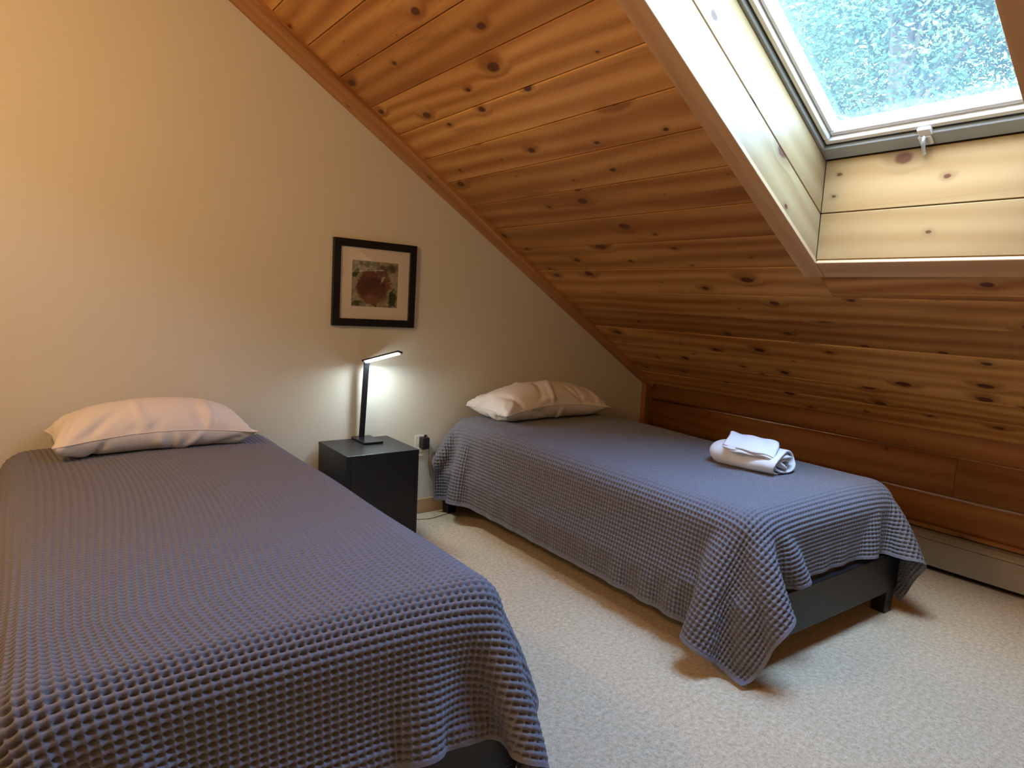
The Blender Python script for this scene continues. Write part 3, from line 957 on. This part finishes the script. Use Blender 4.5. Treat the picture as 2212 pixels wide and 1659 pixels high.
# ---- towels
def bath_towel():
    """a thick towel rolled flat: a spiral section drawn out along its length"""
    n = 150; turns = 2.6; nl = 34; Lr = 0.33
    t = np.linspace(0, 1, n)
    th = t*turns*2*np.pi + 0.80
    rr = 0.16+0.84*t
    tk = 0.0095
    a, b = 0.120, 0.058
    r = np.random.default_rng(4)
    rows = []
    for k in range(nl+1):
        s = k/nl
        y = -s*Lr
        end = min(1.0, (s/0.16))
        shr = 0.55+0.45*math.sqrt(max(0, 1-(1-end)**2))
        wob = 1+0.05*np.sin(3*th+s*5)*rr+0.04*np.sin(7*th-s*9)*(1-rr)
        cx = np.cos(th)*a*rr*wob*shr
        cz = np.sin(th)*b*rr*wob*shr
        cz = np.where(cz < -b*0.82, -b*0.82+(cz+b*0.82)*0.15, cz)
        flare = 0.010*max(0, s-0.9)*10*np.sin(th*2.3)
        yy = y-0.012*np.sin(th*1.7+1)*(s > 0.97)
        rows.append(np.stack([cx, np.full(n, 0)+yy, cz+flare*0.3], 1))
    C = np.array(rows)                     # (nl+1, n, 3) centre sheet
    N = normals(C)
    taper = np.minimum(1, np.minimum(t/0.02, (1-t)/0.03)); taper = np.sqrt(np.clip(taper, 0.05, 1))
    Aa = C+N*(tk/2*taper)[None, :, None]; Bb = C-N*(tk/2*taper)[None, :, None]
    ring_ = np.concatenate([Aa, Bb[:, ::-1], Aa[:, :1]], 1)
    me = grid_mesh(ring_)
    bm = bmesh.new(); bm.from_mesh(me)
    bmesh.ops.remove_doubles(bm, verts=bm.verts, dist=1e-5)
    bm.verts.ensure_lookup_table()
    be = [e for e in bm.edges if e.is_boundary]
    bm.to_mesh(me); bm.free()
    # end caps: strips between the two faces
    bm = bmesh.new()
    bm.from_mesh(me)
    for k, sgn in ((0, 1), (nl, -1)):
        va = [bm.verts.new(p) for p in Aa[k]]; vb = [bm.verts.new(p) for p in Bb[k]]
        vm = [bm.verts.new((Aa[k][i]+Bb[k][i])/2+np.array([0, 0.003*sgn, 0])) for i in range(n)]
        for i in range(n-1):
            bm.faces.new((va[i], va[i+1], vm[i+1], vm[i])); bm.faces.new((vm[i], vm[i+1], vb[i+1], vb[i]))
    bmesh.ops.remove_doubles(bm, verts=bm.verts, dist=1e-5)
    bmesh.ops.recalc_face_normals(bm, faces=bm.faces)
    bm.to_mesh(me); bm.free()
    o = link('bath_towel', me, M['terry'], smooth=True)
    return o
tw = bath_towel()
tw.location = (2.66, -1.53, MZ+0.071); tw.rotation_euler = (0, 0, math.radians(4))
tag(tw, 'thick white bath towel rolled up on the foot half of the right bed', 'towel')
def washcloth():
    """folded twice: four layers with rounded folds"""
    nu, nv = 30, 22
    L, Wd = 0.215, 0.165
    bm = bmesh.new()
    r = np.random.default_rng(9)
    for lay in range(3):
        z0 = lay*0.0065
        sh = 0.004*lay
        for s in (0, 1):
            pass
        vs = []
        for face in (0, 1):
            g = []
            for i in range(nu+1):
                row = []
                for j in range(nv+1):
                    u, v = i/nu*2-1, j/nv*2-1
                    e = max(0.0, 1-abs(u)**14)*max(0.0, 1-abs(v)**10)
                    hz = 0.0032*math.sqrt(e)
                    x = u*L/2*(1-0.03*v)+0.004*math.sin(3*v+lay)
                    y = v*Wd/2*(1+0.05*u)+sh+0.003*math.sin(4*u+lay*2)
                    # drape over the roll beneath: ends and the front edge sag
                    sag = -0.020*abs(v-0.1)**2.2 - 0.012*max(0, u)**2 + 0.012*max(0, -u-0.55)*1.5 + 0.0022*math.sin(7*u+3*v)
                    row.append((x, y, z0+sag+(hz if face else -hz)))
                g.append(row)
            vs.append(g)
        B = [[[bm.verts.new(p) for p in row] for row in g] for g in vs]
        for i in range(nu):
            for j in range(nv):
                bm.faces.new((B[1][i][j], B[1][i+1][j], B[1][i+1][j+1], B[1][i][j+1]))
                bm.faces.new((B[0][i][j], B[0][i][j+1], B[0][i+1][j+1], B[0][i+1][j]))
    bmesh.ops.remove_doubles(bm, verts=bm.verts, dist=1e-5)
    return link('washcloth', bm_mesh(bm), M['terry'], smooth=True)
wc = washcloth()
wc.location = (2.61, -1.735, MZ+0.141); wc.rotation_euler = (math.radians(11), math.radians(2), math.radians(-66))
tag(wc, 'small folded white washcloth lying on top of the rolled towel', 'towel')

# ---- nightstand
ns = tag(empty('nightstand', (1.265, -0.405, 0)), 'square black nightstand between the two beds, carrying the desk lamp', 'nightstand')
NW, ND, NH = 0.40, 0.385, 0.497
box('top_panel', (0, 0, NH-0.02), (NW, ND, NH), M['black_wood'], ns, 0.0015, 2)
box('side_panel', (0.001, 0.001, 0), (0.019, ND-0.001, NH-0.0182), M['black_wood'], ns, 0.001)
box('side_panel', (NW-0.019, 0.001, 0), (NW-0.001, ND-0.001, NH-0.0182), M['black_wood'], ns, 0.001)
box('front_panel', (0.0195, 0.001, 0.0), (NW-0.0195, 0.018, NH-0.0182), M['black_wood'], ns, 0.001)
box('back_panel', (0.0195, ND-0.015, 0), (NW-0.0195, ND-0.001, NH-0.0182), M['black_wood'], ns, 0.001)

# ---- desk lamp
dl = tag(empty('desk_lamp', (1.50, -0.115, NH)), 'slim black LED desk lamp lit white on the nightstand', 'lamp')
dl_o = Vector((1.50, -0.115, NH))
def DL(o):
    o.parent = dl; o.matrix_parent_inverse = Matrix.Translation(-dl_o); return o
bm = bmesh.new(); add_box(bm, (-0.055, -0.09, -0.006), (0.055, 0.09, 0.006), 0.004, 3)
DL(link('base', bm_mesh(bm), M['lamp_black'], None, (1.505, -0.108, NH+0.0065)))
a = Vector((1.4975, -0.05, NH+0.010)); b = Vector((1.512, -0.062, 0.925))
def bar(name, a, b, w, d, mat, up=Vector((0, 1, 0)), bevel=0.002):
    a = Vector(a); b = Vector(b)
    ez = (b-a).normalized(); ex = up.cross(ez).normalized(); ey = ez.cross(ex)
    bm = bmesh.new(); L = (b-a).length
    add_box(bm, (-w/2, -d/2, -L/2), (w/2, d/2, L/2), bevel, 2)
    o = link(name, bm_mesh(bm), mat)
    c = (a+b)/2
    o.matrix_world = Matrix(((ex.x, ey.x, ez.x, c.x), (ex.y, ey.y, ez.y, c.y), (ex.z, ey.z, ez.z, c.z), (0, 0, 0, 1)))
    return o
DL(bar('stem', a, b, 0.030, 0.012, M['lamp_black']))
bar_a = Vector((1.508, -0.062, 0.928)); bar_b = Vector((1.622, -0.220, 0.988))
hd = (bar_b-bar_a).normalized()
side = hd.cross(Vector((0, 0, 1))).normalized()
upv = side.cross(hd)
up2 = Vector((0, 0.40, 1.0)); up2 = (up2-hd*up2.dot(hd)).normalized()
def slabdir(name, a, b, w, t, off, mat):
    a = a+up2*off; b = b+up2*off
    bm = bmesh.new(); L = (b-a).length
    add_box(bm, (-L/2, -w/2, -t/2), (L/2, w/2, t/2), min(0.002, t/3), 2)
    o = link(name, bm_mesh(bm), mat)
    c = (a+b)/2
    ex, ey, ez = hd, up2.cross(hd), up2
    o.matrix_world = Matrix(((ex.x, ey.x, ez.x, c.x), (ex.y, ey.y, ez.y, c.y), (ex.z, ey.z, ez.z, c.z), (0, 0, 0, 1)))
    return o
DL(slabdir('lamp_head', bar_a-hd*0.012, bar_b+hd*0.012, 0.050, 0.010, 0.004, M['lamp_black']))
DL(slabdir('led_strip', bar_a+hd*0.004, bar_b-hd*0.004, 0.044, 0.003, -0.0018, M['led']))
h = DL(bar('hinge', a+(b-a)*0.985+Vector((-0.016, 0, 0)), a+(b-a)*0.985+Vector((0.018, 0, 0)), 0.016, 0.016, M['lamp_black'], Vector((0, 0, 1)), 0.004))

# ---- outlet, adapter and cords
ol = tag(empty('wall_outlet', (1.893, 0, 0.413)), 'white wall outlet right of the nightstand with a black adapter in it', 'outlet')
box('cover_plate', (-0.036, -0.006, -0.064), (0.036, 0.0, 0.064), M['outlet_white'], ol, 0.002, 2)
for z in (0.026, -0.026): box('socket', (-0.017, -0.0085, z-0.015), (0.017, -0.005, z+0.015), M['outlet_white'], ol, 0.003, 2)
pa = tag(empty('power_adapter', (1.903, -0.03, 0.437)), 'black plug-in power adapter in the wall outlet', 'adapter')
box('body', (-0.023, -0.030, -0.036), (0.023, 0.021, 0.034), M['plug_black'], pa, 0.006, 3)
box('cord_relief', (-0.006, -0.020, 0.033), (0.006, -0.006, 0.05), M['plug_black'], pa, 0.002, 2)
c1 = tube('cord', [(1.905, -0.043, 0.482), (1.915, -0.045, 0.49), (1.93, -0.05, 0.45), (1.925, -0.05, 0.36), (1.935, -0.045, 0.26), (1.965, -0.04, 0.19), (2.0, -0.04, 0.165), (2.03, -0.045, 0.15)], 0.0016, M['cord_grey'])
tag(c1, 'thin grey cord hanging from the adapter to behind the right bed', 'cord')
c2 = tube('cord', [(1.62, -0.01, 0.004), (1.70, -0.06, 0.004), (1.80, -0.10, 0.004), (1.87, -0.135, 0.004), (1.93, -0.14, 0.004), (2.0, -0.11, 0.004), (2.10, -0.10, 0.004)], 0.0018, M['cord_grey'])
tag(c2, 'thin dark cord lying on the carpet between nightstand and right bed', 'cord')

# ---- framed picture
pf = tag(empty('framed_picture', (1.5735, -0.002, 1.347)), 'square black-framed flower print with a wide cream mat on the wall', 'picture')
pf.rotation_euler = (0, math.radians(0.6), 0)
FW, FH, FB, FD = 0.487, 0.461, 0.040, 0.024
def mitre(name, pts2):
    bm = bmesh.new()
    a = [bm.verts.new((x, -0.001, z)) for x, z in pts2]; b = [bm.verts.new((x, -FD, z)) for x, z in pts2]
    bm.faces.new(a); bm.faces.new(b[::-1])
    for i in range(4): bm.faces.new((a[i], a[(i+1) % 4], b[(i+1) % 4], b[i]))
    bmesh.ops.recalc_face_normals(bm, faces=bm.faces)
    bmesh.ops.bevel(bm, geom=list(bm.edges), offset=0.0015, segments=1, profile=0.5, affect='EDGES')
    link(name, bm_mesh(bm), M['frame_black'], pf)
hx, hz = FW/2, FH/2; ix, iz = hx-FB, hz-FB
mitre('frame_rail', [(-hx, hz), (hx, hz), (ix, iz), (-ix, iz)])
mitre('frame_rail', [(-hx, -hz), (hx, -hz), (ix, -iz), (-ix, -iz)])
mitre('frame_rail', [(-hx, -hz), (-hx, hz), (-ix, iz), (-ix, -iz)])
mitre('frame_rail', [(hx, -hz), (hx, hz), (ix, iz), (ix, -iz)])
box('print', (-0.140, -0.009, -0.125), (0.140, -0.008, 0.130), M['art'], pf)
pf.children[-1].location = (0.000, -0.0085, 0.0); 
AX, AZ0, AZ1 = 0.136, -0.123, 0.123
for lo, hi in (((-ix-0.002, -0.0125, AZ1), (ix+0.002, -0.0105, iz+0.002)), ((-ix-0.002, -0.0125, -iz-0.002), (ix+0.002, -0.0105, AZ0)),
               ((-ix-0.002, -0.0125, AZ0), (-AX, -0.0105, AZ1)), ((AX, -0.0125, AZ0), (ix+0.002, -0.0105, AZ1))):
    pass
bm = bmesh.new()
for lo, hi in (((-ix-0.002, -0.0125, AZ1), (ix+0.002, -0.0105, iz+0.002)), ((-ix-0.002, -0.0125, -iz-0.002), (ix+0.002, -0.0105, AZ0)),
               ((-ix-0.002, -0.0125, AZ0), (-AX, -0.0105, AZ1)), ((AX, -0.0125, AZ0), (ix+0.002, -0.0105, AZ1))):
    add_box(bm, lo, hi)
link('mat', bm_mesh(bm), M['mat_cream'], pf)
box('glass', (-ix, -0.0155, -iz), (ix, -0.0145, iz), M['picture_glass'], pf)

# ---- baseboard heater along the knee wall
ht = tag(empty('baseboard_heater', (3.79, -0.35, 0)), 'cream baseboard heater along the knee wall behind the right bed', 'heater')
HL = -4.4
def hb(n, lo, hi, mat, bev=0.0): return box(n, lo, hi, mat, ht, bev, 2)
hb('front_cover', (0.0, HL, 0.03), (0.006, 0.0, 0.165), M['heater_cream'], 0.002)
bm = bmesh.new()
prof = [(0.0, 0.168), (0.004, 0.180), (0.018, 0.196), (0.055, 0.205), (0.055, 0.201), (0.020, 0.191), (0.008, 0.178), (0.005, 0.168)]
A_ = [bm.verts.new((x, HL, z)) for x, z in prof]; B_ = [bm.verts.new((x, 0, z)) for x, z in prof]
bm.faces.new(A_); bm.faces.new(B_[::-1])
for i in range(len(prof)): bm.faces.new((A_[i], A_[(i+1) % len(prof)], B_[(i+1) % len(prof)], B_[i]))
link('damper', bm_mesh(bm), M['heater_cream'], ht)
hb('back_plate', (0.05, HL, 0.0), (0.056, 0.0, 0.21), M['heater_dark'])
hb('fin_element', (0.012, HL, 0.05), (0.048, 0.0, 0.11), M['heater_dark'])
hb('end_cap', (-0.002, -0.03, 0.0), (0.056, 0.0, 0.205), M['heater_cream'], 0.002)
tag(board('trim_4', (3.835, -2.6, 0.222), (0, 1, 0), (0, 0, 1), (-1, 0, 0), 5.1, 0.022, 0.022, M['log_pine'], None, 0.003), kind='structure')

# ================================================================== OUTSIDE: trees beyond the skylight, one of them out of view
def leaves(name, centres, radii, n, size, parent, seed):
    r = np.random.default_rng(seed)
    k = r.integers(0, len(centres), n)
    d = r.normal(size=(n, 3)); d /= np.linalg.norm(d, axis=1)[:, None]
    rad = r.uniform(0.25, 1.0, n)**0.5
    P = np.array(centres)[k]+d*rad[:, None]*np.array(radii)[k][:, None]
    t = r.normal(size=(n, 3)); t[:, 2] *= 0.5; t /= np.linalg.norm(t, axis=1)[:, None]
    b = np.cross(t, r.normal(size=(n, 3))); b /= np.linalg.norm(b, axis=1)[:, None]
    s = r.uniform(0.6, 1.3, n)[:, None]*size
    V = np.stack([P-t*s, P+b*s*0.42, P+t*s, P-b*s*0.42], 1).reshape(-1, 3)
    me = bpy.data.meshes.new(name)
    me.vertices.add(len(V)); me.vertices.foreach_set('co', V.astype(np.float32).ravel())
    me.loops.add(4*n); me.polygons.add(n)
    me.loops.foreach_set('vertex_index', np.arange(4*n, dtype=np.int32))
    me.polygons.foreach_set('loop_start', (np.arange(n)*4).astype(np.int32))
    me.update(calc_edges=True)
    return tag(link(name, me, M['leaf'], parent), kind='stuff')
def tree(x, y, zc, R, n, label, seed, lean=0.3):
    r = np.random.default_rng(seed)
    t = tag(empty('tree', (x, y, -3.2)), label, 'tree', 'trees outside the skylight')
    H = zc+3.2
    tube('trunk', [(0, 0, 0), (0.1*lean, 0.05, H*0.4), (lean*0.5, 0.1, H*0.75), (lean, 0, H+R*0.6)], 0.13, M['bark'], t)
    cs, rs = [], []
    for k in range(48):
        d = r.normal(size=3); d /= np.linalg.norm(d)
        c = np.array([lean, 0, H])+d*R*r.uniform(0.2, 0.85)*np.array([1, 1, 0.9])
        cs.append(c); rs.append(R*r.uniform(0.22, 0.42))
        if k < 9: tube('branch', [(lean*0.5, 0.05, H*0.75), tuple((np.array([lean*0.6, 0, H*0.8])+c)/2), tuple(c)], 0.035, M['bark'], t)
    leaves('foliage', cs, rs, n, 0.042, t, seed)
tree(9.8, 1.2, 6.2, 4.3, 150000, 'leafy green tree filling most of the view through the skylight', 1)
tree(10.2, -8.3, 7.6, 4.8, 120000, 'unseen leafy green tree right of the skylight view, raised to block sky light', 2)  # out of view; height and leaves added to keep sky light off left bed
tree(19.0, 8.0, 7.0, 5.5, 70000, 'leafy green tree further off behind the others through the skylight', 3)
ground = box('ground', (4.5, -40, -3.4), (60, 40, -3.2), plain('grass', (0.06, 0.11, 0.03), 0.9, 0.1, bumpscale=3, var=0.4))
tag(ground, kind='structure')

# light portal in the skylight opening (helps sampling the sky only)
pl = lamp('sky_portal', 'AREA', sp(2.45, (LY+RY)/2, D2+0.12), 1.0, (1, 1, 1), 1.5, None, 0.85, portal=True)
nz = Vector((SN, 0, CS)); nx = Vector((-CS, 0, SN)); ny = nz.cross(nx)
pl.matrix_world = Matrix(((nx.x, ny.x, nz.x, pl.location.x), (nx.y, ny.y, nz.y, pl.location.y), (nx.z, ny.z, nz.z, pl.location.z), (0, 0, 0, 1)))
